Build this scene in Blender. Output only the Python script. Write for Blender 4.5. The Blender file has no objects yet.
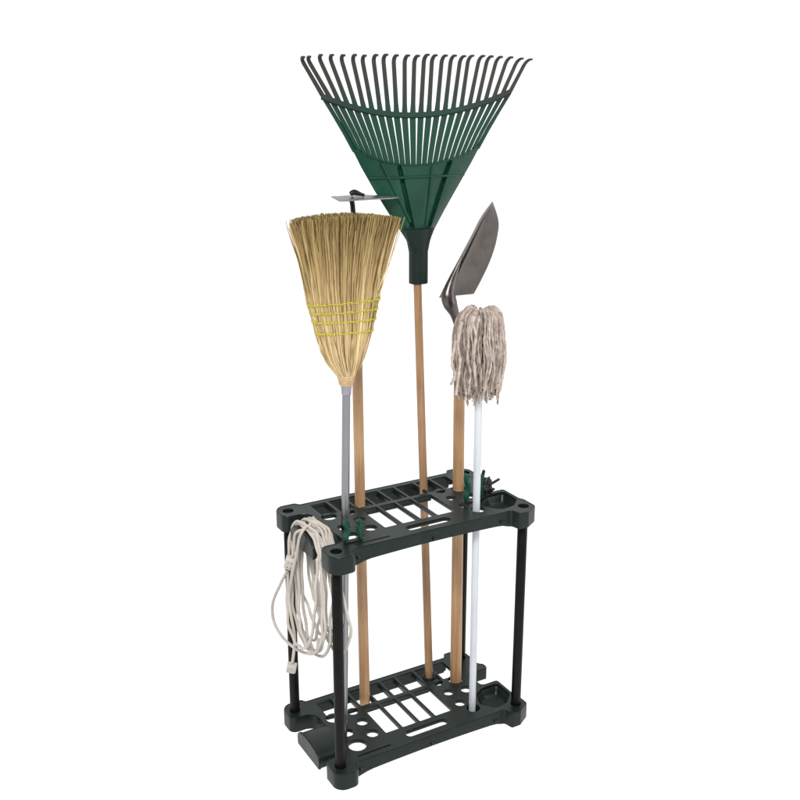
import bpy, bmesh, math, random
from mathutils import Vector, Matrix
random.seed(7)
sc = bpy.context.scene
COL = sc.collection
PI = math.pi

# ------------------------------------------------------------------ camera
CAMP = Vector((-1.266, -2.159, 1.676))
AZ, EL = math.radians(29.998), math.radians(17.003)
FPX = 1014.6                                   # focal length in pixels of the 800 px picture
FWD = Vector((math.sin(AZ)*math.cos(EL), math.cos(AZ)*math.cos(EL), -math.sin(EL)))
RGT = FWD.cross(Vector((0, 0, 1))).normalized()
UPV = RGT.cross(FWD)
cd = bpy.data.cameras.new('camera')
cam = bpy.data.objects.new('camera', cd)
COL.objects.link(cam)
M = Matrix((RGT, UPV, -FWD)).transposed().to_4x4()
M.translation = CAMP
cam.matrix_world = M
cd.lens = 36*FPX/800; cd.sensor_width = 36
cd.clip_start = 0.05; cd.clip_end = 500
sc.camera = cam

def ray(px, py):
    return FWD + RGT*((px-400)/FPX) - UPV*((py-400)/FPX)
def ony(px, py, y):
    """point of the photograph measured on the upright plane at depth y"""
    d = ray(px, py); return CAMP + d*((y-CAMP.y)/d.y)

# ------------------------------------------------------------------ materials
def nodes(name):
    m = bpy.data.materials.new(name); m.use_nodes = True
    nt = m.node_tree; b = nt.nodes['Principled BSDF']
    return m, nt, b
def N(nt, t, **k):
    n = nt.nodes.new(t)
    for a, v in k.items():
        if a in ('ins',):
            for i, x in v.items(): n.inputs[i].default_value = x
        else: setattr(n, a, v)
    return n
def ramp(nt, fac, stops):
    r = N(nt, 'ShaderNodeValToRGB')
    e = r.color_ramp.elements
    while len(e) < len(stops): e.new(0.5)
    for x, (p, c) in zip(e, stops): x.position = p; x.color = (*c, 1)
    nt.links.new(fac, r.inputs[0]); return r
def plastic(name, c, c2, rough=.45, spec=.35, bump=.08, scale=420, blot=9, scuff=0):
    m, nt, b = nodes(name)
    tc = N(nt, 'ShaderNodeTexCoord')
    n1 = N(nt, 'ShaderNodeTexNoise', ins={'Scale': blot, 'Detail': 6, 'Roughness': .65})
    nt.links.new(tc.outputs['Object'], n1.inputs['Vector'])
    r = ramp(nt, n1.outputs['Fac'], [(.35, c), (.7, c2)])
    nt.links.new(r.outputs[0], b.inputs['Base Color'])
    mr = N(nt, 'ShaderNodeMapRange', ins={1: .3, 2: .7, 3: rough-.07, 4: rough+.1})
    nt.links.new(n1.outputs['Fac'], mr.inputs[0]); nt.links.new(mr.outputs[0], b.inputs['Roughness'])
    b.inputs['Specular IOR Level'].default_value = spec
    if scuff:
        mp = N(nt, 'ShaderNodeMapping'); mp.inputs['Scale'].default_value = (16, 60, 60); mp.inputs['Rotation'].default_value = (.2, .3, .5)
        nt.links.new(tc.outputs['Object'], mp.inputs[0])
        n3 = N(nt, 'ShaderNodeTexNoise', ins={'Scale': 3.0, 'Detail': 7, 'Roughness': .7}); nt.links.new(mp.outputs[0], n3.inputs['Vector'])
        rs = ramp(nt, n3.outputs['Fac'], [(.60, (0, 0, 0)), (.74, (scuff, scuff, scuff))])
        ms = N(nt, 'ShaderNodeMix', data_type='RGBA', ins={7: (.11, .12, .115, 1)})
        nt.links.new(rs.outputs[0], ms.inputs[0]); nt.links.new(r.outputs[0], ms.inputs[6]); nt.links.new(ms.outputs[2], b.inputs['Base Color'])
    n2 = N(nt, 'ShaderNodeTexNoise', ins={'Scale': scale, 'Detail': 3})
    nt.links.new(tc.outputs['Object'], n2.inputs['Vector'])
    bp = N(nt, 'ShaderNodeBump', ins={'Strength': bump, 'Distance': .0012})
    nt.links.new(n2.outputs['Fac'], bp.inputs['Height']); nt.links.new(bp.outputs[0], b.inputs['Normal'])
    return m
def wood(name, c1, c2, c3, sx=55, sz=3.0):
    m, nt, b = nodes(name)
    tc = N(nt, 'ShaderNodeTexCoord')
    mp = N(nt, 'ShaderNodeMapping'); mp.inputs['Scale'].default_value = (sx, sx, sz)
    nt.links.new(tc.outputs['Object'], mp.inputs[0])
    n1 = N(nt, 'ShaderNodeTexNoise', ins={'Scale': 1.0, 'Detail': 8, 'Roughness': .6, 'Distortion': .6})
    nt.links.new(mp.outputs[0], n1.inputs['Vector'])
    mp2 = N(nt, 'ShaderNodeMapping'); mp2.inputs['Scale'].default_value = (sx*7, sx*7, sz*3)
    nt.links.new(tc.outputs['Object'], mp2.inputs[0])
    n2 = N(nt, 'ShaderNodeTexNoise', ins={'Scale': 1.0, 'Detail': 4})
    nt.links.new(mp2.outputs[0], n2.inputs['Vector'])
    mx = N(nt, 'ShaderNodeMix', ins={0: .35}); 
    nt.links.new(n1.outputs['Fac'], mx.inputs[2]); nt.links.new(n2.outputs['Fac'], mx.inputs[3])
    r = ramp(nt, mx.outputs[0], [(.32, c1), (.5, c2), (.68, c3)])
    n3 = N(nt, 'ShaderNodeTexNoise', ins={'Scale': 4.5, 'Detail': 5})
    nt.links.new(tc.outputs['Object'], n3.inputs['Vector'])
    rr = ramp(nt, n3.outputs['Fac'], [(.36, (.70, .64, .56)), (.64, (1, 1, 1))])
    mm = N(nt, 'ShaderNodeMix', data_type='RGBA', blend_type='MULTIPLY', ins={0: 1.0})
    nt.links.new(r.outputs[0], mm.inputs[6]); nt.links.new(rr.outputs[0], mm.inputs[7])
    nt.links.new(mm.outputs[2], b.inputs['Base Color'])
    b.inputs['Roughness'].default_value = .40; b.inputs['Specular IOR Level'].default_value = .45
    bp = N(nt, 'ShaderNodeBump', ins={'Strength': .18, 'Distance': .0006})
    nt.links.new(n2.outputs['Fac'], bp.inputs['Height']); nt.links.new(bp.outputs[0], b.inputs['Normal'])
    return m
def metal(name, c1, c2, rough=.35, scale=(30, 30, 30), lo=.3, hi=.7, spread=.12):
    m, nt, b = nodes(name)
    tc = N(nt, 'ShaderNodeTexCoord')
    mp = N(nt, 'ShaderNodeMapping'); mp.inputs['Scale'].default_value = scale
    nt.links.new(tc.outputs['Object'], mp.inputs[0])
    n1 = N(nt, 'ShaderNodeTexNoise', ins={'Scale': 1.0, 'Detail': 8, 'Roughness': .65})
    nt.links.new(mp.outputs[0], n1.inputs['Vector'])
    r = ramp(nt, n1.outputs['Fac'], [(lo, c1), (hi, c2)])
    nt.links.new(r.outputs[0], b.inputs['Base Color'])
    b.inputs['Metallic'].default_value = 1
    mr = N(nt, 'ShaderNodeMapRange', ins={1: .3, 2: .7, 3: rough-spread, 4: rough+spread})
    nt.links.new(n1.outputs['Fac'], mr.inputs[0]); nt.links.new(mr.outputs[0], b.inputs['Roughness'])
    return m
def strand_mat(name, stops_tone, tip=None, rough=.7, spec=.2, mottle=None):
    """colour from a random tone per strand, and (tip) from how far along the strand it is"""
    m, nt, b = nodes(name)
    a = N(nt, 'ShaderNodeAttribute', attribute_name='tone')
    r = ramp(nt, a.outputs['Fac'], stops_tone); out = r.outputs[0]
    if tip:
        al = N(nt, 'ShaderNodeAttribute', attribute_name='along')
        r2 = ramp(nt, al.outputs['Fac'], tip)
        mm = N(nt, 'ShaderNodeMix', data_type='RGBA', blend_type='MULTIPLY', ins={0: 1.0})
        nt.links.new(out, mm.inputs[6]); nt.links.new(r2.outputs[0], mm.inputs[7]); out = mm.outputs[2]
    if mottle:                                       # soiled patches in the cotton, and the ply of the yarn as a fine bump
        tc = N(nt, 'ShaderNodeTexCoord')
        nz = N(nt, 'ShaderNodeTexNoise', ins={'Scale': mottle, 'Detail': 6, 'Roughness': .7}); nt.links.new(tc.outputs['Object'], nz.inputs['Vector'])
        r3 = ramp(nt, nz.outputs['Fac'], [(.34, (.60, .57, .55)), (.60, (1, 1, 1))])
        m3 = N(nt, 'ShaderNodeMix', data_type='RGBA', blend_type='MULTIPLY', ins={0: 1.0})
        nt.links.new(out, m3.inputs[6]); nt.links.new(r3.outputs[0], m3.inputs[7]); out = m3.outputs[2]
        n2 = N(nt, 'ShaderNodeTexNoise', ins={'Scale': 620, 'Detail': 3}); nt.links.new(tc.outputs['Object'], n2.inputs['Vector'])
        bp = N(nt, 'ShaderNodeBump', ins={'Strength': .6, 'Distance': .0015}); nt.links.new(n2.outputs['Fac'], bp.inputs['Height']); nt.links.new(bp.outputs[0], b.inputs['Normal'])
    nt.links.new(out, b.inputs['Base Color'])
    b.inputs['Roughness'].default_value = rough; b.inputs['Specular IOR Level'].default_value = spec
    return m

M_shelf = plastic('dark_green_plastic', (.0050, .0105, .0092), (.0095, .0165, .0148), .35, .24, .10, 700, 9, .30)
M_post = plastic('black_post_plastic', (.003, .003, .003), (.007, .0055, .0045), .38, .16, .05, 500, 14)
M_rake = None
M_neck = plastic('black_green_plastic', (.006, .012, .010), (.009, .019, .015), .45, .15, .05)
M_clip = plastic('green_clip_plastic', (.002, .040, .022), (.0035, .066, .036), .35, .22, .03)
M_black = plastic('black_plastic', (.006, .007, .007), (.016, .017, .017), .4, .3, .06)
M_oak = wood('ash_wood', (.36, .21, .10), (.54, .335, .18), (.64, .43, .255))
M_oak2 = wood('brown_ash_wood', (.23, .13, .062), (.36, .215, .113), (.45, .285, .16), 60, 2.2)
M_oak3 = wood('tan_ash_wood', (.29, .165, .08), (.44, .27, .143), (.54, .35, .20), 40, 2.6)
M_steel = metal('grey_tube_metal', (.22, .22, .235), (.31, .31, .33), .27, (60, 60, 3))
M_ferrule = metal('ferrule_metal', (.26, .26, .275), (.36, .36, .38), .30, (80, 80, 80))
M_blade = metal('dull_steel', (.080, .070, .065), (.135, .119, .111), .38, (14, 14, 14))
M_tang = metal('polished_steel', (.085, .075, .072), (.15, .135, .13), .36, (30, 30, 30))
M_hoe = metal('hoe_steel', (.20, .20, .205), (.38, .38, .385), .45, (25, 25, 25))
M_forge = metal('black_iron', (.018, .018, .018), (.045, .043, .042), .5, (90, 90, 90))
M_white = plastic('white_enamel', (.49, .52, .565), (.56, .59, .635), .28, .45, .03, 200, 6)
M_cord = plastic('off_white_vinyl', (.40, .365, .325), (.53, .49, .445), .45, .3, .05, 300, 12)
M_plug = plastic('cream_plug_plastic', (.44, .40, .365), (.53, .49, .45), .42, .35, .04)
M_brass = metal('prong_metal', (.5, .42, .25), (.6, .52, .33), .3)
M_wire = plastic('tan_binding_cord', (.42, .28, .15), (.60, .44, .27), .6, .2, .2, 900, 60)
M_stitch = plastic('yellow_stitching_twine', (.37, .35, .02), (.52, .49, .06), .6, .2, .3, 900, 120)
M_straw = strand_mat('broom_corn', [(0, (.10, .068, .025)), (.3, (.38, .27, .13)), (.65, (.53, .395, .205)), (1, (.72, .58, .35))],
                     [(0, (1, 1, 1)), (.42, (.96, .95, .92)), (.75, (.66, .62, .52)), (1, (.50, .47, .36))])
M_yarn = strand_mat('cotton_yarn', [(0, (.24, .195, .17)), (.5, (.38, .315, .275)), (1, (.58, .50, .45))], None, .85, .1, 55)

# ------------------------------------------------------------------ mesh helpers
def obj(name, data, mat=None, parent=None, smooth=None):
    """link a mesh (or a (verts, faces) pair) as one object"""
    if isinstance(data, tuple):
        me = bpy.data.meshes.new(name); me.from_pydata([tuple(v) for v in data[0]], [], data[1]); me.update()
    else: me = data
    bm = bmesh.new(); bm.from_mesh(me)
    bmesh.ops.recalc_face_normals(bm, faces=bm.faces); bm.to_mesh(me); bm.free()
    o = bpy.data.objects.new(name, me); COL.objects.link(o)
    if mat: me.materials.append(mat)
    if parent: o.parent = parent; o.matrix_parent_inverse = Matrix.Translation(parent.location).inverted()
    if smooth is not None:
        me.polygons.foreach_set('use_smooth', [True]*len(me.polygons))
        if smooth < 180: me.set_sharp_from_angle(angle=math.radians(smooth))
    return o
def bevel(o, w, seg=2, ang=35):
    m = o.modifiers.new('bevel', 'BEVEL'); m.width = w; m.segments = seg
    m.limit_method = 'ANGLE'; m.angle_limit = math.radians(ang); m.harden_normals = False
    return o
def thing(name, label, cat, loc, group=None):
    o = bpy.data.objects.new(name, None); COL.objects.link(o)
    o.location = loc; o['label'] = label; o['category'] = cat; o.empty_display_size = .05
    if group: o['group'] = group
    return o
class MB:
    """collects pieces into one mesh"""
    def __init__(s): s.v = []; s.f = []
    def add(s, v, f):
        n = len(s.v); s.v += [Vector(x) for x in v]; s.f += [tuple(i+n for i in q) for q in f]
    def box(s, c, d, rot=None):
        c = Vector(c); hx, hy, hz = d[0]/2, d[1]/2, d[2]/2
        v = [Vector((x, y, z)) for x in (-hx, hx) for y in (-hy, hy) for z in (-hz, hz)]
        if rot: v = [rot @ q for q in v]
        s.add([c+q for q in v], [(0, 1, 3, 2), (4, 6, 7, 5), (0, 4, 5, 1), (2, 3, 7, 6), (0, 2, 6, 4), (1, 5, 7, 3)])
    def tube(s, P, R, n=10, cap=True, shape=None):
        P = [Vector(p) for p in P]; k = len(P)
        if not hasattr(R, '__len__'): R = [R]*k
        T = [(P[min(i+1, k-1)]-P[max(i-1, 0)]).normalized() for i in range(k)]
        a = Vector((0, 1, 0)) if abs(T[0].y) < .8 else Vector((1, 0, 0))
        u = (a - T[0]*a.dot(T[0])).normalized(); V = []
        for i in range(k):
            u = (u - T[i]*u.dot(T[i])).normalized(); w = T[i].cross(u)
            for j in range(n):
                t = 2*PI*j/n
                q = R[i]*(shape(t, i) if shape else 1)
                V.append(P[i]+u*(math.cos(t)*q)+w*(math.sin(t)*q))
        F = [(i*n+j, i*n+(j+1) % n, (i+1)*n+(j+1) % n, (i+1)*n+j) for i in range(k-1) for j in range(n)]
        if cap: F += [tuple(range(n-1, -1, -1)), tuple(range((k-1)*n, k*n))]
        s.add(V, F)
    def ribbon(s, P, W, across, thick):
        """flat bar along P; W half-widths along 'across'; thick half-thickness along the normal"""
        P = [Vector(p) for p in P]; k = len(P); V = []
        for i in range(k):
            t = (P[min(i+1, k-1)]-P[max(i-1, 0)]).normalized()
            a = Vector(across); a = (a - t*a.dot(t)).normalized(); nn = t.cross(a)
            w = W[i]; h = thick[i] if hasattr(thick, '__len__') else thick
            V += [P[i]-a*w-nn*h, P[i]+a*w-nn*h, P[i]+a*w+nn*h, P[i]-a*w+nn*h]
        F = [(i*4+j, i*4+(j+1) % 4, (i+1)*4+(j+1) % 4, (i+1)*4+j) for i in range(k-1) for j in range(4)]
        F += [(3, 2, 1, 0), tuple(range((k-1)*4, k*4))]
        s.add(V, F)
    def loft(s, rings, cap=True):
        n = len(rings[0]); k = len(rings); V = [p for r in rings for p in r]
        F = [(i*n+j, i*n+(j+1) % n, (i+1)*n+(j+1) % n, (i+1)*n+j) for i in range(k-1) for j in range(n)]
        if cap: F += [tuple(range(n-1, -1, -1)), tuple(range((k-1)*n, k*n))]
        s.add(V, F)
    def data(s): return (s.v, s.f)
def crom(P, sub=8):
    """Catmull-Rom through the points"""
    P = [Vector(p) for p in P]; out = []
    for i in range(len(P)-1):
        a, b, c, d = P[max(i-1, 0)], P[i], P[i+1], P[min(i+2, len(P)-1)]
        for k in range(sub):
            t = k/sub
            out.append(.5*((2*b)+(c-a)*t+(2*a-5*b+4*c-d)*t*t+(3*b-a-3*c+d)*t**3))
    out.append(P[-1]); return out
def lerp(a, b, t): return a+(b-a)*t
def interp(x, tab):
    for (x0, y0), (x1, y1) in zip(tab, tab[1:]):
        if x <= x1: return lerp(y0, y1, max(0, (x-x0)/(x1-x0)))
    return tab[-1][1]
def fillet(pts, seg=6):
    """polygon corners (x, y, r) rounded"""
    out = []; n = len(pts)
    for i in range(n):
        p = Vector(pts[i][:2]); r = pts[i][2] if len(pts[i]) > 2 else 0
        a = Vector(pts[i-1][:2])-p; b = Vector(pts[(i+1) % n][:2])-p
        if r <= 0: out.append(p); continue
        la, lb = a.length, b.length; a.normalize(); b.normalize()
        th = math.acos(max(-1, min(1, a.dot(b)))); d = min(r/math.tan(th/2), la*.48, lb*.48); r = d*math.tan(th/2)
        c = p+(a+b).normalized()*(r/math.sin(th/2))
        v0 = p+a*d-c; v1 = p+b*d-c
        ang = math.atan2(v0.x*v1.y-v0.y*v1.x, v0.dot(v1))
        for k in range(seg+1):
            t = ang*k/seg; out.append(c+Vector((v0.x*math.cos(t)-v0.y*math.sin(t), v0.x*math.sin(t)+v0.y*math.cos(t))))
    return out
def circle(x, y, r, n=28): return [Vector((x+r*math.cos(2*PI*i/n), y+r*math.sin(2*PI*i/n))) for i in range(n)]
def rect(x0, x1, y0, y1, r=.003): return fillet([(x0, y0, r), (x1, y0, r), (x1, y1, r), (x0, y1, r)], 3)
def inset(poly, d):
    n = len(poly); out = []
    for i in range(n):
        a, p, b = poly[i-1], poly[i], poly[(i+1) % n]
        t1 = (p-a); t2 = (b-p)
        if t1.length < 1e-7: t1 = t2
        if t2.length < 1e-7: t2 = t1
        t1.normalize(); t2.normalize()
        m = (Vector((-t1.y, t1.x))+Vector((-t2.y, t2.x)))
        m.normalize(); c = max(.5, m.dot(Vector((-t1.y, t1.x))))
        out.append(p+m*(d/c))
    return out
def plate(loops, thick, bev=.0012):
    """flat plate with holes (2-D filled curve, rounded edges), top at z = 0"""
    cu = bpy.data.curves.new('plate', 'CURVE'); cu.dimensions = '2D'; cu.fill_mode = 'BOTH'
    cu.extrude = thick/2-bev; cu.bevel_depth = bev; cu.bevel_resolution = 1; cu.offset = -bev
    for L in loops:
        s = cu.splines.new('POLY'); s.points.add(len(L)-1); s.use_cyclic_u = True
        for q, p in zip(s.points, L): q.co = (p[0], p[1], 0, 1)
    t = bpy.data.objects.new('plate', cu); COL.objects.link(t)
    dg = bpy.context.evaluated_depsgraph_get()
    me = bpy.data.meshes.new_from_object(t.evaluated_get(dg))
    bpy.data.objects.remove(t); bpy.data.curves.remove(cu)
    for v in me.vertices: v.co.z -= thick/2
    return me

# ------------------------------------------------------------------ setting
m, nt, b = nodes('underlit_white_sheet')          # made-up translucent sheet: light from below washes out the shadows on it
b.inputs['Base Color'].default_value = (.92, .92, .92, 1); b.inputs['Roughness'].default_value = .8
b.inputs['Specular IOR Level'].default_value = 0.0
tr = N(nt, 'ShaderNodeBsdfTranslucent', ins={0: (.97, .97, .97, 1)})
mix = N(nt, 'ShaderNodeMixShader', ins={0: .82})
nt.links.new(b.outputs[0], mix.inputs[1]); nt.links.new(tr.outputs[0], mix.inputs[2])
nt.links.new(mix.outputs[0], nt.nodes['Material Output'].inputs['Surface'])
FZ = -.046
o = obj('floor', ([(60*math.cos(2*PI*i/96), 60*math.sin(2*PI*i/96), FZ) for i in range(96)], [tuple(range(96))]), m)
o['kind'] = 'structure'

# ------------------------------------------------------------------ tool rack
H = .609; PX, PY = .28, .1426
OUT = fillet([(-.238, -.152, .01), (.234, -.152, .008), (.241, -.181, .006), (.270, -.181, .004), (.3095, -.157, .006),
              (.3095, -.108, .008), (.303, -.094, .008), (.303, -.018, .010), (.247, -.018, .012), (.247, .052, .012),
              (.313, .052, .004), (.318, .058, .003), (.318, .074, .004), (.306, .086, .004), (.306, .156, .010), (.285, .184, .008), (.242, .184, .006), (.236, .166, .006),
              (-.236, .166, .008), (-.244, .180, .012), (-.3085, .180, .030), (-.3085, .104, .020), (-.238, .104, .030),
              (-.238, -.103, .020), (-.3085, -.103, .020), (-.3085, -.184, .032), (-.246, -.184, .020)], 8)
# denser along the long rails
def densify(poly, d=.02):
    o = []
    for i, p in enumerate(poly):
        q = poly[(i+1) % len(poly)]; k = max(1, int((q-p).length/d))
        o += [p+(q-p)*(j/k) for j in range(k)]
    return o
OUT = densify(OUT)
TRAY = fillet([(.187, -.092, .022), (.208, -.050, .026), (.238, -.031, .016), (.294, -.031, .012), (.293, -.096, .018),
               (.262, -.126, .022), (.216, -.136, .024)], 8)
HOLES = [(-.142, .055, .0155), (-.142, -.002, .0155), (-.142, -.062, .0165), (-.203, .054, .0205), (-.200, -.026, .0165), (-.202, -.088, .0245),
         (.143, .058, .0145), (.143, 0, .0145), (.143, -.061, .0150), (.197, .046, .0205), (.197, -.012, .0165), (.162, -.1005, .0190)]
XO = [(-.109, -.064), (-.056, -.009), (-.001, .042), (.050, .106)]
LOOPS = [inset(OUT, .0022), TRAY] + [circle(*h) for h in HOLES]
LOOPS += [circle(sx*PX, sy*PY, .0148, 24) for sx in (-1, 1) for sy in (-1, 1)]
LOOPS += [rect(a, b, -.079, .050) for a, b in XO]
LOOPS += [rect(a, b, .066, .147) for a, b in [(-.216, -.168), (-.160, -.117)] + XO + [(.114, .160), (.168, .216)]]
LOOPS += [fillet([(-.066, -.127, .0129), (.064, -.127, .0129), (.064, -.101, .0129), (-.066, -.101, .0129)], 8)]
LOOPS += [rect(-.224, -.124, -.1335, -.1290, .002)]
PLATE = plate(LOOPS, .011)

def edge_bottom(p):
    d = min((p-Vector((sx*PX, sy*PY))).length for sx in (-1, 1) for sy in (-1, 1))
    t = max(0, min(1, (d-.052)/.03)); t = t*t*(3-2*t)
    arch = .004*max(0, 1-(p.x/.2)**2)
    return lerp(-.0455, -.0375+arch, t)
def make_skirt():
    mb = MB(); n = len(OUT)
    prof = [(0, None), (0, -.0035), (.0005, -.0010), (.0018, 0.0010), (.0040, .0006), (.0050, -.002), (.0052, -.03), (.0052, None)]
    rows = []
    for d, z in prof:
        L = inset(OUT, d) if d else OUT
        rows.append([Vector((p.x, p.y, edge_bottom(q) if z is None else z)) for p, q in zip(L, OUT)])
    V = [p for r in rows for p in r]; k = len(rows)
    F = [(i*n+j, i*n+(j+1) % n, ((i+1) % k)*n+(j+1) % n, ((i+1) % k)*n+j) for i in range(k) for j in range(n)]
    mb.add(V, F)
    mb.box((0, .1500, -.025), (.444, .004, .030)); mb.box((0, .0580, -.016), (.226, .003, .012))
    for x in (-.164, -.1125, -.060, -.005, .046, .110, .164): mb.box((x, .108, -.015), (.0035, .082, .010))
    return mb.data()
SKIRT = make_skirt()
def make_tray():
    mb = MB(); c = Vector((.242, -.084))
    rings = []
    for s, z in ((1.03, -.0105), (.985, -.0085), (.93, -.012), (.84, -.021), (.72, -.029), (.60, -.032), (.0, -.0325)):
        rings.append([Vector((*(c+(p-c)*s+Vector((.016, .012))*(1-s)), z)) for p in TRAY])
    for s, z in ((.0, -.0350), (.70, -.0350), (.86, -.030), (.98, -.018), (1.03, -.0125)):
        rings.append([Vector((*(c+(p-c)*s), z)) for p in TRAY])
    mb.loft(rings, cap=False); return mb.data()
def make_socket(sx, sy):
    mb = MB(); c = (sx*PX, sy*PY)
    R = [(.0185, -.0445), (.0185, -.009), (.0146, -.009), (.0146, -.0445)]
    n = 24
    V = [Vector((c[0]+r*math.cos(2*PI*j/n), c[1]+r*math.sin(2*PI*j/n), z)) for r, z in R for j in range(n)]
    F = [(i*n+j, i*n+(j+1) % n, ((i+1) % 4)*n+(j+1) % n, ((i+1) % 4)*n+j) for i in range(4) for j in range(n)]
    mb.add(V, F); return mb.data()
def make_saddle():
    """arched cord rest that fills the notch at the left end"""
    mb = MB(); n = 22; yc, hw = -.012, .069
    def prof(lift, inn):
        top = [(yc+(hw-inn)*math.cos(PI*i/n), -.022+(.026+lift)*math.sin(PI*i/n)**.75) for i in range(n+1)]
        bot = [(yc-(hw-inn)*.97, -.043), (yc+(hw-inn)*.97, -.043)]
        return top+bot
    rings = []
    for x, l, i in ((-.2360, 0, .003), (-.304, -.001, .003), (-.3058, .003, .0), (-.3115, .003, .0), (-.3130, .002, .0015)):
        rings.append([Vector((x, y, z)) for y, z in prof(l, i)])
    mb.loft(rings); return mb.data()
def make_tie(x):
    mb = MB()                                      # wedge-shaped snap on the lower edge of the front rail
    y = -.1522
    a = [Vector((x-.006, y, -.018)), Vector((x+.008, y, -.024)), Vector((x-.006, y, -.030))]
    b2 = [Vector((x-.006, y-.006, -.025)), Vector((x+.005, y-.004, -.026)), Vector((x-.006, y-.005, -.030))]
    mb.add(a+b2, [(0, 2, 1), (3, 4, 5), (0, 1, 4, 3), (1, 2, 5, 4), (2, 0, 3, 5)])
    return mb.data()

rack = thing('tool_rack', 'dark green two-tier plastic tool rack with four black posts standing on white floor', 'tool rack', (0, 0, FZ))
meshes = None
for z in (0, H):
    if meshes is None:
        s0 = obj('shelf', PLATE, M_shelf, rack, 40)
        kids = [bevel(obj('rim', SKIRT, M_shelf, s0, 40), .0005, 1), obj('tray', make_tray(), M_shelf, s0, 35),
                bevel(obj('cord_rest', make_saddle(), M_shelf, s0, 35), .0012)]
        for sx in (-1, 1):
            for sy in (-1, 1): kids.append(obj('socket', make_socket(sx, sy), M_shelf, s0, 40))
        for x in (-.222, -.004, .205): kids.append(bevel(obj('snap', make_tie(x), M_shelf, s0), .0008))
        meshes = (s0, kids)
    else:
        s1 = meshes[0].copy(); COL.objects.link(s1); s1.parent = rack
        s1.matrix_parent_inverse = meshes[0].matrix_parent_inverse.copy()
        s1.location = meshes[0].location + Vector((0, 0, z))
        for kk in meshes[1]:
            c = kk.copy(); COL.objects.link(c); c.parent = s1
meshes[0]['label'] = 'lower shelf on the floor'; s1['label'] = 'upper shelf with the cord over its end'
def stopper():
    mb = MB()                                      # closed cup in the back slot that carries the rake handle
    prof = [(.0, -.012), (.0135, -.012), (.0150, -.008), (.0150, .000), (.0185, .0012), (.0195, -.001), (.0195, -.034), (.016, -.040), (0, -.040)]
    rings = [[Vector((.139+max(r, 1e-5)*math.cos(2*PI*j/20), .101+max(r, 1e-5)*math.sin(2*PI*j/20), z)) for j in range(20)] for r, z in prof]
    mb.loft(rings, cap=False); return mb.data()
obj('handle_cup', stopper(), M_shelf, meshes[0], 40)
mb = MB(); mb.loft([[Vector((.162+max(r, 1e-5)*math.cos(2*PI*j/24), -.1005+max(r, 1e-5)*math.sin(2*PI*j/24), z)) for j in range(24)]
                    for r, z in ((0, -.033), (.0185, -.033), (.0188, -.0108), (.0205, -.0108), (.0205, -.036), (0, -.036))], cap=False)
obj('pole_cup', mb.data(), M_shelf, meshes[0], 40)
for sx in (-1, 1):
    for sy in (-1, 1):
        mb = MB(); P = [(sx*PX, sy*PY, z) for z in (-.040, H-.020, H-.019)]
        mb.tube(P, [.0136, .0136, .0128], 32)
        obj('post', mb.data(), M_post, rack, 50)

# ------------------------------------------------------------------ handles
def pole(mb, p0, p1, r0, r1, n=24, round_end=True, seg=24, wob=.0):
    p0, p1 = Vector(p0), Vector(p1); L = (p1-p0).length; P, R = [], []
    if round_end:
        for t in (0, .15, .4, .7, 1):
            P.append(p0+(p1-p0)/L*(r0*.55*t)); R.append(r0*math.sqrt(max(.02, 1-(1-t)**2)))
    for i in range(1 if round_end else 0, seg+1):
        t = i/seg; P.append(p0+(p1-p0)*t); R.append(lerp(r0, r1, t))
    if wob:
        a = random.random()*6
        for i, p in enumerate(P):
            s = (p-p0).length; p.x += wob*math.sin(s*4+a); p.y += wob*math.cos(s*3.1+a)
    mb.tube(P, R, n)

# ------------------------------------------------------------------ hoe
hoe = thing('hoe', 'hoe with tan wooden handle and flat grey steel blade, partly behind the straw broom', 'hoe', (-.085, .1, FZ))
mb = MB(); pole(mb, (-.0795, .101, FZ+.001), (-.0965, .090, 1.18), .0150, .0135, wob=.0008)
obj('handle', mb.data(), M_oak, hoe, 60)
mb = MB(); mb.tube(crom([(-.0960, .090, 1.16), (-.0965, .090, 1.20), (-.099, .090, 1.30), tuple(ony(353, 210, .088)), tuple(ony(351, 197.5, .088))], 5),
                   [lerp(.0150, .0062, min(1, i/9)) for i in range(21)], 16)
obj('neck', mb.data(), M_forge, hoe, 60)
mb = MB()                                            # flat blade, nearly horizontal, its tip cut to a point
top = [ony(*q) for q in ((331, 196.2, .115), (339.5, 200.7, .060), (362, 199.3, .060), (390, 197.9, .066), (399, 196.9, .085), (392, 195.6, .103), (362, 194.6, .115))]
mb.loft([[p-Vector((0, 0, .0028)) for p in top], top])
bevel(obj('blade', mb.data(), M_hoe, hoe, 30), .0008)
mb = MB(); mb.tube(crom([ony(350.5, 193.8, .088), ony(354, 192.2, .088), ony(359, 193.6, .09), ony(364, 195.2, .09)], 5),
                   [.0040+.0028*math.sin(PI*min(1, i/15+.18)) for i in range(16)], 12)
obj('rivet_ridge', mb.data(), M_forge, hoe, 60)

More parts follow.
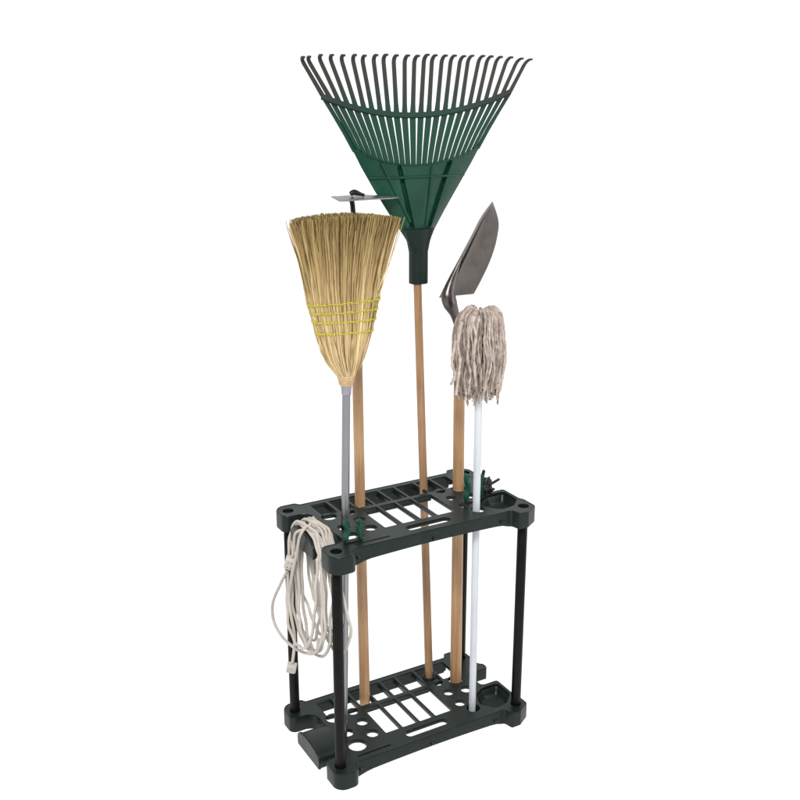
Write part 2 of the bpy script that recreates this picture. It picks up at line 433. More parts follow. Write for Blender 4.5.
# ------------------------------------------------------------------ leaf rake (its head stands upright, teeth hooked to the front)
RY = .10
rake = thing('leaf_rake', 'leaf rake with wide green plastic fan head and thin wooden handle, standing upside down', 'rake', (.139, RY, -.01))
m, nt, b = nodes('green_rake_plastic')
tc = N(nt, 'ShaderNodeTexCoord')
nz = N(nt, 'ShaderNodeTexNoise', ins={'Scale': 11.0, 'Detail': 6, 'Roughness': .6}); nt.links.new(tc.outputs['Object'], nz.inputs['Vector'])
rg = ramp(nt, nz.outputs['Fac'], [(.33, (.0034, .033, .0185)), (.68, (.0070, .052, .031))])
nt.links.new(rg.outputs[0], b.inputs['Base Color']); b.inputs['Roughness'].default_value = .42; b.inputs['Specular IOR Level'].default_value = .2
M_rake = m
m, nt, b = nodes('tine_plastic')                # the tines turn from green to grey away from the fan
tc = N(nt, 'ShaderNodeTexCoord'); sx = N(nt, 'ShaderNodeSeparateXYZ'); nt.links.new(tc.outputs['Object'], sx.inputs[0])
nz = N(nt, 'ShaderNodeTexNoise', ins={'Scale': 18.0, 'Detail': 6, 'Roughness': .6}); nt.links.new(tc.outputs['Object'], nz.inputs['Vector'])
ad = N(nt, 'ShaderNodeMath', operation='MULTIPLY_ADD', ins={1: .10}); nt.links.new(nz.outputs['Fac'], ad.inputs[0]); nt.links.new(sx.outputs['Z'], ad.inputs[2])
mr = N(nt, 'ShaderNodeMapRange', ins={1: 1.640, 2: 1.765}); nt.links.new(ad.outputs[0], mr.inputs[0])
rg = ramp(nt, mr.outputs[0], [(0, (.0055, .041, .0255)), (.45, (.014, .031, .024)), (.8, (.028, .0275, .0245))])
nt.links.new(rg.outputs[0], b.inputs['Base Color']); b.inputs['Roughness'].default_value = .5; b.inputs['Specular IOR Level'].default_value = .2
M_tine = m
def rk(px, py, dy=0): return ony(px, py, RY+dy)
mb = MB(); pole(mb, (.1390, .101, -.012), (.0895, .1, 1.24), .0118, .0106, wob=.0006)
obj('handle', mb.data(), M_oak2, rake, 60)
# fan panel: rows of points between the two outer edges, gently dished with two folded ridges
LE = [(352, 149), (361, 167), (374, 190), (388, 212.5), (400, 230.5), (405.5, 239), (409, 246), (410.8, 254)]
RE = [(480, 146), (471, 163), (458, 186), (445, 209), (435, 228), (430.5, 239), (428, 247), (427, 254)]
CURV = [17, 6, 2, 1, 0, 0, 0, 0]                      # sag of the top arc
rows_f = []; nn = 150
for (l, r, cv) in zip(LE, RE, CURV):
    row = []
    for k in range(nn+1):
        t = k/nn; px = lerp(l[0], r[0], t); py = lerp(l[1], r[1], t)+cv*(1-(2*t-1)**2)
        row.append((px, py, t))
    rows_f.append(row)
fine = []
for i in range(len(rows_f)-1):
    for s in range(9):
        fine.append([(lerp(a[0], c[0], s/9), lerp(a[1], c[1], s/9), a[2]) for a, c in zip(rows_f[i], rows_f[i+1])])
fine.append(rows_f[-1])
def dish(t, f):
    """depth of the fan face: flat centre, wings folded back, a trough that deepens to the socket"""
    s = abs(t-.5)*2
    w = max(0, s-.36)
    return (.055 if t < .5 else .095)*w*w*(1-.4*f)+ (.012*f if s < .36 else .012*f*max(0, 1-(s-.36)*2)) + (.016*max(0, t-.62) * (0.4+f) * 2.2)
def groove(px, py):
    g = 0
    for (x0, y0, x1, y1, w, dp) in ((399.5, 168, 412.5, 228, 2.3, .012), (449, 163, 428, 228, 2.6, .013)):
        if y0-4 < py < y1:
            q = abs(px-lerp(x0, x1, (py-y0)/(y1-y0)))/w
            if q < 1: g = max(g, dp*min(1, (1-q)*2.2)*min(1, (py-y0+4)/5))
    return g
front, back = [], []
for i, row in enumerate(fine):
    f = i/(len(fine)-1)
    for (px, py, t) in row:
        d = dish(t, f)+groove(px, py); front.append(rk(px, py, d)); back.append(rk(px, py, d+.0035))
V = front+back; k = len(fine); n = nn+1; off = len(front); F = []
for i in range(k-1):
    for j in range(nn):
        a = i*n+j; q = (a, a+1, a+n+1, a+n); F.append(q); F.append(tuple(x+off for x in reversed(q)))
edge = [j for j in range(n)]+[i*n+nn for i in range(1, k)]+[(k-1)*n+j for j in range(nn-1, -1, -1)]+[i*n for i in range(k-2, 0, -1)]
for a, c in zip(edge, edge[1:]+edge[:1]): F.append((a, c, c+off, a+off))
obj('fan', (V, F), M_rake, rake, 30)
def fan_pt(px, py, lift=.0):
    best = min(((abs(py-q[0][1]-(q[0][1] and 0)), i) for i, q in enumerate(fine)))
    # interpolate t on the row that is nearest in height at this px
    bi, bt, bd = 0, .5, 1e9
    for i, row in enumerate(fine):
        l, r = row[0][0], row[-1][0]; t = min(1, max(0, (px-l)/(r-l)))
        y = row[min(nn, int(round(t*nn)))][1]
        if abs(y-py) < bd: bd, bi, bt = abs(y-py), i, t
    return rk(px, py, dish(bt, bi/(len(fine)-1))-lift)
def rib(pts, w, name='rib', mat=None, h=.0022):
    P = []
    for a, c in zip(pts, pts[1:]):
        for s in range(6): P.append(fan_pt(lerp(a[0], c[0], s/6), lerp(a[1], c[1], s/6), .0008))
    P.append(fan_pt(*pts[-1], .0008))
    mb = MB(); mb.tube(P, w, 8); return obj(name, mb.data(), mat or M_rake, rake, 60)
arc = [(352+128*t, lerp(149, 146, t)+17.5*(1-(2*t-1)**2)) for t in [i/12 for i in range(13)]]
rib(arc, .0022, 'lower_band')
rib([(381, 163), (400, 201), (410, 222)], .0042)
rib([(432, 166.5), (429.5, 195), (426, 226)], .0042)
rib([(370, 178.3), (402, 177.6), (463.5, 174.8)], .0033, 'cross_rib')
# socket
mb = MB(); rings = []
for (px0, px1, py, dep) in ((405, 434, 229, .014), (408.6, 429.6, 242, .020), (410.9, 427.4, 252, .024), (411.1, 427.2, 262, .026), (411.2, 427.0, 283.4, .027)):
    a, c = rk(px0, py), rk(px1, py); w = (c-a).length/2; ce = (a+c)/2; ce.z = (a.z+c.z)/2
    rings.append([Vector((ce.x+w*sxx, RY+dep*.62*syy, ce.z)) for sxx, syy in
                  ((-1, .75), (-1, -.35), (-.55, -.75), (-.1, -1), (.45, -1), (.85, -.6), (1, -.2), (1, .75), (.5, 1), (-.5, 1))])
mb.loft(rings); bevel(obj('socket', mb.data(), M_neck, rake, 35), .0012)
for px0, px1 in ((405.5, 415.5), (410, 418), (429, 421.5)):
    P = [rk(lerp(px0, px1, t), lerp(226, 252, t), lerp(.004, -.0150, t)) for t in [i/6 for i in range(7)]]
    mb = MB(); mb.tube(P, .0014, 6); obj('socket_rib', mb.data(), M_neck, rake, 60)
# tines
XT = [303.8, 310.6, 321.5, 332, 342.2, 353, 363.2, 373.7, 384.1, 394, 404.3, 414.2, 423.2, 432.2, 441.2, 450.2, 459.2, 468.2, 477.8, 487, 496, 505.6, 515.3, 524.2]
def bandY(px):
    t = (px-322)/(510-322); return lerp(98, 93.5, t)+21*(1-(2*t-1)**2)
def lowY(px):
    t = (px-352)/128; return lerp(149, 146, t)+17.5*(1-(2*t-1)**2)
def ends(i):
    t = i/23; xb = 354.6+123.0*t; xm = 324.6+184.2*t
    return Vector((xb, lowY(xb))), Vector((xm, bandY(xm)))
wide = []
for i in range(24):                                   # widths follow the true gap to the neighbouring tine
    b0, m0 = ends(i); b1, m1 = ends(i+1 if i < 12 else i-1); dl = (m0-b0).normalized()
    pd = lambda q: abs(dl.x*(q-b0).y-dl.y*(q-b0).x)*.00285
    wide.append((pd(b1)*.43, pd(m1)*.355))
for i, xt in enumerate(XT):
    t = i/23; xb = 354.6+123.0*t; yb = lowY(xb)-1.0
    xm = 324.6+184.2*t; ym = bandY(xm)
    yt = 60.3+ (1.6 if i == 0 else .6 if i == 1 else 0)+ (2.6 if i == 23 else 1.4 if i == 22 else .5 if i > 17 else 0)
    jx = random.uniform(-.6, .6); yt += random.uniform(-.7, .7); d0 = dish(t, 0)+.0024
    path = [(xb, yb+2.0, d0), (lerp(xb, xm, .35), lerp(yb, ym, .35), d0), (lerp(xb, xm, .7), lerp(yb, ym, .7), d0), (xm, ym, d0)]
    for s in (.25, .5, .75, 1): path.append((lerp(xm, xt+jx, s), lerp(ym, yt+2.5, s), d0))
    bend = [0.0]
    P = [rk(*p) for p in path]
    WL, WM = wide[i]
    sl = .0046 if i in (0, 1) else lerp(.0053, .0046, abs(t-.5)*2)
    W = [WL, lerp(WL, WM, .35), lerp(WL, WM, .7), WM, sl*1.12, sl*1.05, sl, sl]
    dirv = (P[-1]-P[-2]).normalized(); rr = .0175; base = P[-1].copy()
    for a in (20, 40, 60, 78, 90):
        aa = math.radians(a)
        P.append(base+dirv*(rr*math.sin(aa))+Vector((0, -1, 0))*(rr*(1-math.cos(aa))))
        W.append(lerp(sl, sl*.88, a/90))
    P.append(P[-1]+Vector((random.uniform(-.001, .001), -.004, -.001+random.uniform(-.001, .001)))); W.append(.0036)
    if i in (0, 23):
        W[0] += .0010; W[1] += .0008
    mb = MB(); mb.ribbon(P, W, (1, 0, 0), .0024)
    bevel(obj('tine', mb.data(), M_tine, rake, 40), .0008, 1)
P = [rk(321.5+188.5*t, lerp(96.5, 92, t)+21*(1-(2*t-1)**2), dish(t, 0)+.0018) for t in [i/24 for i in range(25)]]
mb = MB(); mb.ribbon(P, [.0072]*25, (0, 0, 1), .0026)
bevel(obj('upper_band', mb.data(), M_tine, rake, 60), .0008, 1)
P = [p+Vector((0, -.0035, -.006)) for p in P]; mb = MB(); mb.tube(P, .0013, 6); obj('band_ridge', mb.data(), M_neck, rake, 60)

# ------------------------------------------------------------------ long-handled trowel
TY = .046
trowel = thing('garden_trowel', 'long-handled trowel with pointed dark steel blade and thick wooden handle, behind the mop', 'trowel', (.199, TY, FZ))
def tw(px, py, dy=0): return ony(px, py, TY+dy)
mb = MB(); pole(mb, (.1990, TY, -.030), tw(459.6, 352), .0170, .0150, wob=.0006)
obj('handle', mb.data(), M_oak3, trowel, 60)
mb = MB()
P = crom([tw(459.6, 364), tw(459.4, 345), tw(457.2, 326, -.002), tw(454.6, 314, -.006), tw(450.3, 304, -.008), tw(448.6, 296, -.006), tw(451.2, 284, -.002), tw(456.3, 270, .002), tw(462.5, 256, .003)], 6)
RR = [interp(i/48, [(0, .0158), (.12, .0155), (.25, .0078), (.375, .0115), (.5, .0175), (.625, .0180), (.75, .0125), (.875, .0062), (1, .0012)]) for i in range(49)]
mb.tube(P, RR, 20, True, lambda t, i: 1-.12*math.cos(2*t)); obj('tang', mb.data(), M_tang, trowel, 60)
spine = [(448, 296.5), (453, 283), (460, 267), (468, 250), (476, 233), (484, 217), (492.2, 201.8)]
right = [(473.8, 294.0), (480, 282.5), (488, 266), (494, 250), (497.4, 236), (498.6, 221), (492.9, 201.6)]
left = [(438.8, 298), (446.5, 282), (455, 266), (463.5, 250), (472.5, 233), (481, 216.5), (491.6, 202)]
def dense(L): return [(p.x, p.y) for p in crom([(a, c, 0) for a, c in L], 5)]
spine, right, left = dense(spine), dense(right), dense(left)
V, F = [], []
cols = 13
for side in (0, .0018):
    for (l, s, r) in zip(left, spine, right):
        for j in range(cols):
            u = j/(cols-1)
            if u < .3:
                q = u/.3; px, py, d = lerp(l[0], s[0], q), lerp(l[1], s[1], q), lerp(.034, -.004, q)
            else:
                q = (u-.3)/.7; px, py, d = lerp(s[0], r[0], q), lerp(s[1], r[1], q), lerp(-.004, .018, q**1.3)
            V.append(tw(px, py, d+side))
n = cols; k = len(spine); off = n*k
for i in range(k-1):
    for j in range(n-1):
        a = i*n+j; q = (a, a+1, a+n+1, a+n); F.append(q); F.append(tuple(x+off for x in reversed(q)))
edge = list(range(n))+[i*n+n-1 for i in range(1, k)]+[(k-1)*n+j for j in range(n-2, -1, -1)]+[i*n for i in range(k-2, 0, -1)]
for a, c in zip(edge, edge[1:]+edge[:1]): F.append((a, c, c+off, a+off))
bl = obj('blade', (V, F), M_blade, trowel, 40)

# ------------------------------------------------------------------ mop
mp0, mp1 = Vector((.1650, -.0915, -.030)), ony(478.6, 400, -.112)
mop = thing('mop', 'cotton string mop with slim white metal pole, standing head up at the right', 'mop', mp0)
mb = MB(); d = (mp1-mp0); pole(mb, mp0, mp0+d*1.19, .0098, .0098, round_end=False)
obj('pole', mb.data(), M_white, mop, 60)
mtop = ony(480.2, 323, -.112); axis = d.normalized()
mb = MB(); mb.tube([mtop-axis*.10, mtop-axis*.06, mtop-axis*.012, mtop], [.012, .019, .021, .017], 16)
obj('ferrule', mb.data(), M_black, mop, 50)
def strands(list_of_paths, radii, tones, sides, twist=None, lobe=0):
    V, F, T, A = [], [], [], []
    for P, R, tn, tw_ in zip(list_of_paths, radii, tones, twist or [0]*len(radii)):
        mb = MB(); k = len(P)
        sh = (lambda t, i: 1+lobe*math.cos(2*t+tw_*i)) if lobe else None
        mb.tube(P, R, sides, True, sh); o = len(V); V += mb.v; F += [tuple(x+o for x in q) for q in mb.f]
        T += [tn]*len(mb.v); A += [i/(k-1) for i in range(k) for _ in range(sides)]
    me = bpy.data.meshes.new('strands'); me.from_pydata([tuple(v) for v in V], [], F); me.update()
    a = me.attributes.new('tone', 'FLOAT', 'POINT'); a.data.foreach_set('value', T)
    a = me.attributes.new('along', 'FLOAT', 'POINT'); a.data.foreach_set('value', A)
    return me
paths, rad, ton, twi = [], [], [], []
ex = Vector((.92, -.39, 0)); ey = Vector((.39, .92, 0))
NS = 320
for i in range(NS):
    th = 2*PI*(i+random.uniform(-.4, .4))/NS*1.0
    layer = i % 3
    spread = [1.0, .84, .66][layer]*random.uniform(.92, 1.05)
    cx, cy = math.cos(th), math.sin(th)
    # two tufts with a cleft between them at the top
    side = 1 if cx > 0 else -1
    rt = .013
    top = mtop + ex*(cx*rt+side*.003) + ey*(cy*rt) + Vector((0, 0, -.006))
    out = .0515*spread
    zt = (.030+.012*abs(math.sin(th*2.0+.6)))*spread - (.004 if abs(cx+.15) < .10 and cy < 0 else 0)
    Lz = random.uniform(.165, .208)*(1.02 if layer == 0 else .96)
    if random.random() < .12: Lz += .02
    fl = random.uniform(-.011, .011); fl2 = random.uniform(-.011, .011); ph = random.random()*6
    pts = [top, mtop+ex*(cx*.026*spread+side*.003)+ey*(cy*.026*spread)+Vector((0, 0, zt*.85)),
           mtop+ex*(cx*out*.92+side*.004)+ey*(cy*out*.82)+Vector((0, 0, zt*.62))]
    for s in (.12, .3, .5, .7, .86, 1.0):
        rr = out*(1.03+.10*math.sin(min(1, s*1.3)*PI*.75)-.50*max(0, s-.5))
        w = .0045*math.sin(s*7+ph)+.0022*math.sin(s*19+ph*3)
        pts.append(mtop+ex*(cx*rr+side*.004+fl*s+w)+ey*(cy*rr*.85+fl2*s+w*.5)+Vector((0, 0, zt*.3-(Lz)*s)))
    P = crom(pts, 9); k = len(P)
    r0 = random.uniform(.0022, .0031)
    paths.append(P); rad.append([r0*(1+.10*math.sin(q*1.3+ph)+.05*random.uniform(-1, 1))*(1 if q < k-3 else .8) for q in range(k)])
    ton.append(random.random()); twi.append(random.choice((.75, .85, 1.0)))
for (a, bq, c, dd) in (((462, 322), (458, 345), (460, 362), (456, 395)), ((472, 322), (476, 336), (474, 356), (476, 386)), ((456, 340), (452, 362), (455, 375), (450.5, 385))):
    pts = [ony(*q, -.175+.004*random.random()) for q in (a, bq, c, dd)]
    P = crom(pts, 14); paths.append(P); rad.append([.0033*(1+.1*math.sin(q*1.2)) for q in range(len(P))]); ton.append(.8); twi.append(.8)
me = strands(paths, rad, ton, 8, twi, .20)
obj('yarn_head', me, M_yarn, mop, 70)

# ------------------------------------------------------------------ broom
BY = -.03
broom = thing('broom', 'corn straw broom with yellow stitching and grey metal pole, standing head up', 'broom', (-.215, BY, FZ))
mb = MB(); bp0, bp1 = Vector((-.2150, BY, -.040)), ony(346.3, 386, BY)
pole(mb, bp0, bp1+(bp1-bp0)*.02, .0103, .0103, round_end=False)
obj('pole', mb.data(), M_steel, broom, 60)
mb = MB(); e = (bp1-bp0).normalized()
mb.tube([bp1-e*.022, bp1-e*.020, bp1-e*.006, bp1+e*.006, bp1+e*.014], [.0108, .0122, .0128, .0150, .0150], 20)
obj('ferrule', mb.data(), M_ferrule, broom, 50)
mb = MB(); nb = bp1+e*.006
for i in range(6):
    z = i*.0042; rr = .0165+.0016*i*.6
    mb.tube([nb+e*z+Vector((rr*math.cos(a), rr*.9*math.sin(a), .0008*math.sin(a))) for a in [2*PI*j/24 for j in range(25)]], .0024, 8)
obj('binding', mb.data(), M_wire, broom, 60)
# silhouette of the head in the photograph: left px, right px by row
SIL = [(383, 341.5, 352), (375, 338.5, 355), (368, 333, 359), (360, 327.2, 363), (350, 322.3, 366.5), (340, 318.8, 369.5), (328, 315.4, 373.2),
       (314, 311.6, 376), (300, 307.6, 379), (285, 304.6, 382.2), (270, 301.6, 385.4), (255, 298, 389), (240, 294.4, 392.5), (225, 291, 396.5), (211, 288.2, 399.5)]
ROWS = []
for (py, l, r) in SIL:
    a, c = ony(l, py, BY), ony(r, py, BY); ROWS.append(((a.z+c.z)/2, a.x, c.x))
def halfdepth(z): return interp(z, [(1.0, .014), (1.04, .024), (1.10, .028), (1.22, .026), (1.30, .032), (1.42, .040)])
def lr(z): return interp(z, [(q[0], q[1]) for q in ROWS]), interp(z, [(q[0], q[2]) for q in ROWS])
z0 = ROWS[0][0]
paths, rad, ton = [], [], []
NB = 3000
zs = [q[0] for q in ROWS]
for i in range(NB):
    # disc sample, denser at the rim so the outside is covered
    a = random.random()*2*PI; rr = math.sqrt(random.random()) if random.random() < .45 else random.uniform(.86, 1.0)
    u, v = rr*math.cos(a), rr*math.sin(a)
    # flatten: spread u evenly over the width
    u = math.copysign(abs(u)**.92, u)
    ztop = 1.386 + .012*(1-u*u) - .004*u + random.gauss(0, .0013) - (random.uniform(.01, .05) if random.random() < .16 else 0)
    if u < -.9: ztop -= random.random()*.02
    P = []; jit = random.gauss(0, .0062); jit2 = random.gauss(0, .005); ph = random.random()*6; bw = random.uniform(0, .0022)
    for z in zs:
        if z > ztop: break
        l, r = lr(z); f = max(0, (z-1.21)/.2)
        P.append(Vector(((l+r)/2+u*(r-l)/2+jit*f*f+bw*math.sin(z*40+ph), BY+v*halfdepth(z)+jit2*f*f, z)))
    l, r = lr(ztop); f = (ztop-1.21)/.2
    if ztop-P[-1].z > .003: P.append(Vector(((l+r)/2+u*(r-l)/2+jit*f*f, BY+v*halfdepth(ztop)+jit2*f*f, ztop)))
    r0 = random.uniform(.0009, .0018)
    paths.append(P); rad.append([lerp(r0*1.15, r0*.55, q/(len(P)-1)) for q in range(len(P))]); ton.append(random.uniform(0, .15) if random.random() < .17 else min(1, max(0, random.gauss(.55, .27))))
for (px0, py0, px1, py1) in ((378, 291, 404.5, 217), (380, 285, 400, 224), (379, 296, 398, 230), (290, 232, 307, 285), (289.5, 226, 308, 290)):
    P = [ony(lerp(px0, px1, t)+1.2*math.sin(t*3), lerp(py0, py1, t), BY-.02) for t in [q/8 for q in range(9)]]
    paths.append(P); rad.append([.0009]*9); ton.append(.7)
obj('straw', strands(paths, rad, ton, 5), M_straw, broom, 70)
mb = MB(); rings = []
for z in zs[:-1]:
    l, r = lr(z); hd = halfdepth(z)*.80
    rings.append([Vector(((l+r)/2+(r-l)/2*.88*math.cos(2*PI*j/24), BY+hd*math.sin(2*PI*j/24), z)) for j in range(24)])
mb.loft(rings)
me = bpy.data.meshes.new('core'); me.from_pydata([tuple(v) for v in mb.v], [], mb.f)
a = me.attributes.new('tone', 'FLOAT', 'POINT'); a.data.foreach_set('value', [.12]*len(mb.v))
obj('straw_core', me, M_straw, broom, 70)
for (pl, pr) in (((308.5, 305), (379, 298)), ((310, 313.5), (378, 307.5)), ((312.5, 322.5), (376, 317.5)), ((315.5, 333.5), (374, 328.5))):
    mb = MB(); P = []
    zl, zr = ony(*pl, BY).z, ony(*pr, BY).z
    for j in range(97):
        a = 2*PI*j/96; c, s = math.cos(a), math.sin(a); z = lerp(zl, zr, (c+1)/2)
        l, r = lr(z); hd = halfdepth(z)
        sg = math.copysign(abs(s)**.7, s)
        zz = z+.0011*math.sin(j*2.1)+.0011*math.sin(j*.9)
        P.append(Vector(((l+r)/2+(r-l)/2*1.015*c, BY+sg*(hd*1.02+.0002+.0012*math.sin(j*1.05)), zz)))
    mb.tube(P, [.0012+.0006*math.sin(j*1.05*2) for j in range(97)], 8, cap=False)
    for j in range(1, 48, 2):
        a = PI+PI*j/48; c, sn = math.cos(a), math.sin(a); z = lerp(zl, zr, (c+1)/2)+random.uniform(-.001, .001)
        l, r = lr(z); hd = halfdepth(z); sg = math.copysign(abs(sn)**.7, sn); g = random.uniform(.005, .011)
        q0 = Vector(((l+r)/2+(r-l)/2*1.01*c, BY+sg*(hd*1.03+.0012), z))
        mb.tube([q0+Vector((random.uniform(-.001, .001), 0, -g*.5)), q0, q0+Vector((random.uniform(-.001, .001), 0, g*.5))], [.0006, .0012, .0006], 6)
    obj('stitching', mb.data(), M_stitch, broom, 60)

# ------------------------------------------------------------------ extension cord hung over the end of the upper shelf
cord = thing('extension_cord', 'off-white extension cord looped over the left end of the upper shelf', 'cord', (-.29, -.05, H))
def sad(y): 
    s = max(0, 1-((y+.012)/.069)**2)**.5
    return H-.022+.026*s**.75
CX = [-.301, -.293, -.284, -.274, -.264, -.254, -.298, -.288, -.279, -.268, -.258]
pts = []
random.seed(21)
for i, x in enumerate(CX):
    dx = random.uniform(-.040, .020); yc = -.012+random.uniform(-.040, .020); w = random.uniform(.058, .105); zb = random.uniform(.272, .335)
    if x > -.27: dx = random.uniform(-.01, .020); yc -= .012
    lift = .006+.0062*(i // 6)+random.uniform(0, .002)
    yf, yk = -.089+random.uniform(-.004, .006), .062+random.uniform(-.004, .012); xs = random.uniform(-.008, .008)
    pts += [(x+xs, -.012+random.uniform(-.008, .008), sad(-.012)+lift), (x+xs*.6, -.055, sad(-.055)+lift+.003), (x+.03*dx, yf-.002, H-.022),
            (x+.2*dx, yf-.004, H-.055), (x+.45*dx, (yf+yc-w)/2-.004, .48), (x+.8*dx, yc-w*.97, .40), (x+dx, yc-w*.72, .33), (x+1.1*dx, yc-w*.25, zb+.004), (x+1.05*dx, yc+w*.25, zb+.002),
            (x+.95*dx, yc+w*.72, zb+.045), (x+.65*dx, yc+w*.97, .41), (x+.35*dx, (yk+yc+w)/2, .51), (x+.1*dx, yk+.006, H-.035), (x-xs, .035, sad(.035)+lift+.004)]
P3 = crom(pts, 7)
# keep the strands off the front post
for p in P3:
    dv = Vector((p.x+PX, p.y+PY)); L = dv.length
    if L < .0195 and p.z < H-.02: dv = dv/L*.0195; p.x = -PX+dv.x; p.y = -PY+dv.y
for i, p in enumerate(P3):                             # small kinks left from being wound up
    p.x += .0012*math.sin(i*.9)+.0010*math.sin(i*.37+1); p.y += .0013*math.sin(i*.71+2)
def ox(px, py, x):
    d = ray(px, py); return CAMP+d*((x-CAMP.x)/d.x)
mb = MB(); mb.tube(P3, .0040, 10)
lead1 = [P3[0]] + [ox(*q, -.319) for q in ((296, 533), (294, 545), (292.5, 556))]
lead2 = [ox(*q, -.321) for q in ((287.5, 570), (280, 585), (272.8, 603), (273.5, 620), (281, 635), (292, 646), (305, 653), (316, 652))] + [Vector((-.300, -.07, .34))]
lead3 = [ox(*q, -.323) for q in ((292.5, 662), (294, 650), (294.5, 636), (291, 615), (289, 597), (292, 575), (297, 552), (300, 536))] + [Vector((-.303, -.02, H+.022))]
mb.tube(crom(lead1, 8), .0041, 10); mb.tube(crom(lead2, 8), .0041, 10); mb.tube(crom(lead3, 8), .0041, 10)
obj('cable', mb.data(), M_cord, cord, 60)
def block(name, c, ax, size, mat):
    ax = Vector(ax).normalized(); fwd = (CAMP-Vector(c)); fwd = (fwd-ax*fwd.dot(ax)).normalized(); sd = ax.cross(fwd)
    R = Matrix((sd, ax, fwd)).transposed()
    rings = []
    for t, s in ((-.5, .72), (-.30, 1), (.42, 1), (.5, .9)):
        rings.append([Vector(c)+R@Vector((x*size[0]/2*s, t*size[1], z*size[2]/2*s)) for x, z in ((-1, -1), (1, -1), (1, 1), (-1, 1))])
    mb = MB(); mb.loft(rings); o = bevel(obj(name, mb.data(), mat, cord, 40), .0028, 3); return R
bc = ox(290, 563, -.321)
Rb = block('outlet_block', bc, ox(292.5, 553, -.32)-ox(287, 573, -.32), (.027, .044, .018), M_plug)
for s in (-.009, .009):
    for w in (-.0042, .0042):
        mb = MB(); c = bc+Rb@Vector((w, s, .0088)); mb.box(c, (.0016, .006, .0012), Rb)
        obj('slot', mb.data(), M_black, cord)
pc = ox(291.5, 668, -.323)
block('plug', pc, ox(293, 660, -.323)-ox(290, 676, -.323), (.026, .030, .019), M_plug)

# ------------------------------------------------------------------ clips on the upper shelf
def clip(name, label, c, gap, h, mat, lobes=(1, 1), tilt=0, group=None):
    t = thing(name, label, 'clip', c, group)
    c = Vector(c)
    mb = MB(); mb.box(c+Vector((0, 0, .0018)), (gap+.010, .016, .0036)); bevel(obj('base', mb.data(), M_black, t), .0010)
    for s in (-1, 1):
        P, W = [], []
        hh = h*(1 if s < 0 else .86)
        for i in range(25):
            q = i/24
            x = s*(gap/2+.0032*math.sin(q*PI*2*1.5+.3)*(1 if s < 0 else .6)+.003*max(0, q-.85)/.15)+tilt*q
            P.append(c+Vector((x, .002*q, .004+hh*q))); W.append(lerp(.010, .0075, q))
        mb = MB(); mb.ribbon(P, W, (0, 1, 0), [.0030+.0010*abs(math.sin(q/24*PI*3)) for q in range(25)])
        bevel(obj('arm', mb.data(), mat, t, 60), .001, 1)
        mb = MB()
        for q in (.32, .62, .92):
            mb.box(c+Vector((s*(gap/2-.004)+tilt*q, .002*q, .004+hh*q)), (.006, .013, .005))
        bevel(obj('teeth', mb.data(), mat, t), .001)
    return t
clip('tool_clip', 'small green plastic clip with two upright arms beside the broom pole', (-.2185, -.113, H), .036, .058, M_clip, group='green clips on the upper shelf')
clip('tool_clip', 'green plastic clip upright between the trowel handle and the white mop pole', (.184, -.047, H), .042, .078, M_clip, group='green clips on the upper shelf')
bk = thing('pronged_clip', 'black plastic clip with short prongs sticking out behind the white mop pole', 'clip', (.228, -.02, H))
def onzz(px, py, y): return ony(px, py, y)
mb = MB(); a, c = ony(479.5, 491, -.018), ony(491.0, 488, -.018)
mb.tube([lerp(a, c, t) for t in (0, .03, .3, .34, .42, .46, .8, .84, .97, 1)], [.006, .008, .0090, .0100, .0100, .0090, .0090, .0105, .0100, .007], 18)
obj('body', mb.data(), M_black, bk, 45)
for (p0, p1, r) in (((480.5, 486), (484, 470), .0046), ((481, 488), (485.3, 478), .0036), ((489, 485), (499.5, 479), .0036), ((489, 492), (494.5, 488.6), .0036), ((486, 486), (489.5, 476.5), .0030)):
    mb = MB(); A, B2 = ony(*p0, -.022), ony(*p1, -.022)
    mb.tube([A, lerp(A, B2, .5), lerp(A, B2, .93), B2], [r*1.15, r*1.1, r*1.05, r*.75], 10); obj('prong', mb.data(), M_black, bk, 60)
mb = MB(); mb.tube([ony(484, 491, -.02), ony(484.5, 497, -.02), ony(484.8, 499.5, -.02)], [.010, .009, .011], 14); obj('foot', mb.data(), M_black, bk, 45)

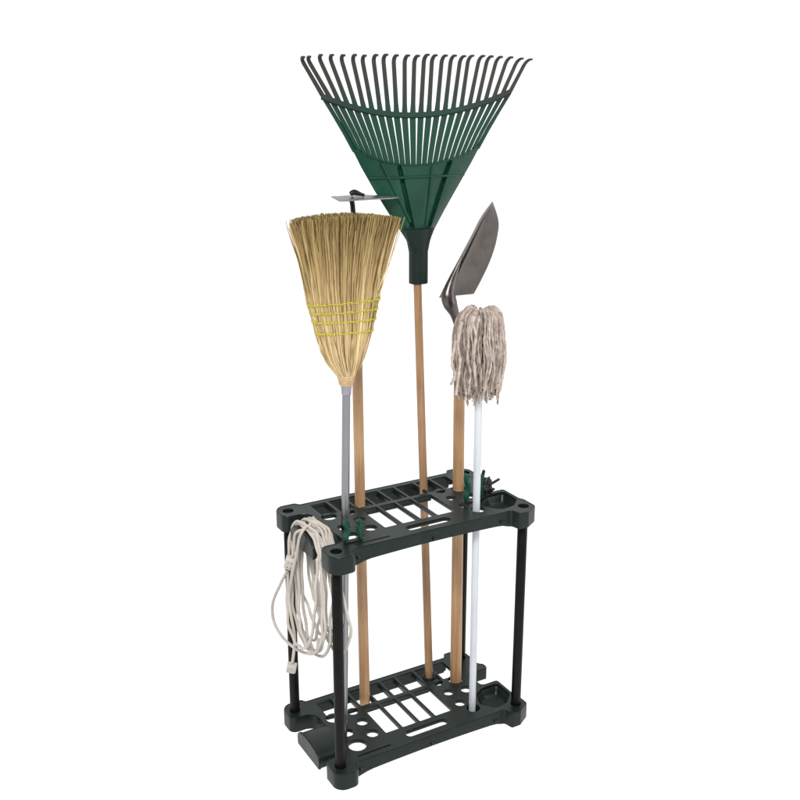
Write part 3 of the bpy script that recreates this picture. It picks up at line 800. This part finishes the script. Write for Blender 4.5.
# ------------------------------------------------------------------ light: made-up white surround and a large soft key lamp
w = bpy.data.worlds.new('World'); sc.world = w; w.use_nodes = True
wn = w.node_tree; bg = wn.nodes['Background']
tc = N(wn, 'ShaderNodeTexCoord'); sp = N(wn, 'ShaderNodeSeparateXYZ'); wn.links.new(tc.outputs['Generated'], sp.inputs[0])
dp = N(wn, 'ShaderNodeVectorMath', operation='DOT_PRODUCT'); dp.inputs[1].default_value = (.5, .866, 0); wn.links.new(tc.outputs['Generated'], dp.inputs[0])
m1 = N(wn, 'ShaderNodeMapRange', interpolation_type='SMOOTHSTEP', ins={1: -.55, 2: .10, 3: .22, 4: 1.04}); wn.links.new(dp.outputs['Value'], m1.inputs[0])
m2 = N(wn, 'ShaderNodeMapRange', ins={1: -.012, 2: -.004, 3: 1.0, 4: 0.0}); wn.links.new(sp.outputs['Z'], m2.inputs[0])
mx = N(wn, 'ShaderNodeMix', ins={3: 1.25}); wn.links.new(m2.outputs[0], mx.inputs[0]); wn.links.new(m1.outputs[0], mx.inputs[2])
wn.links.new(mx.outputs[0], bg.inputs[1]); bg.inputs[0].default_value = (1, 1, 1, 1)   # made-up surround: white ahead, brightest below to shine through the floor, dark behind camera
def area(name, loc, tgt, size, energy, col=(1, 1, 1)):
    L = bpy.data.lights.new(name, 'AREA'); L.shape = 'RECTANGLE'; L.size, L.size_y = size; L.energy = energy; L.color = col
    o = bpy.data.objects.new(name, L); COL.objects.link(o); o.location = loc
    o.rotation_euler = (Vector(tgt)-Vector(loc)).to_track_quat('-Z', 'Y').to_euler(); return o
area('softbox', (-1.9, -2.6, 3.6), (0, 0, .8), (1.2, 1.2), 190, (1, .985, .96))
area('strip_light', (1.75, -1.55, 1.5), (0, 0, .8), (.30, 1.9), 13, (1, 1, 1))
sc.view_settings.view_transform = 'Standard'; sc.view_settings.look = 'None'
sc.view_settings.exposure = .05; sc.view_settings.gamma = 1
sc.cycles.max_bounces = 8; sc.cycles.diffuse_bounces = 4
sc.cycles.use_denoising = True
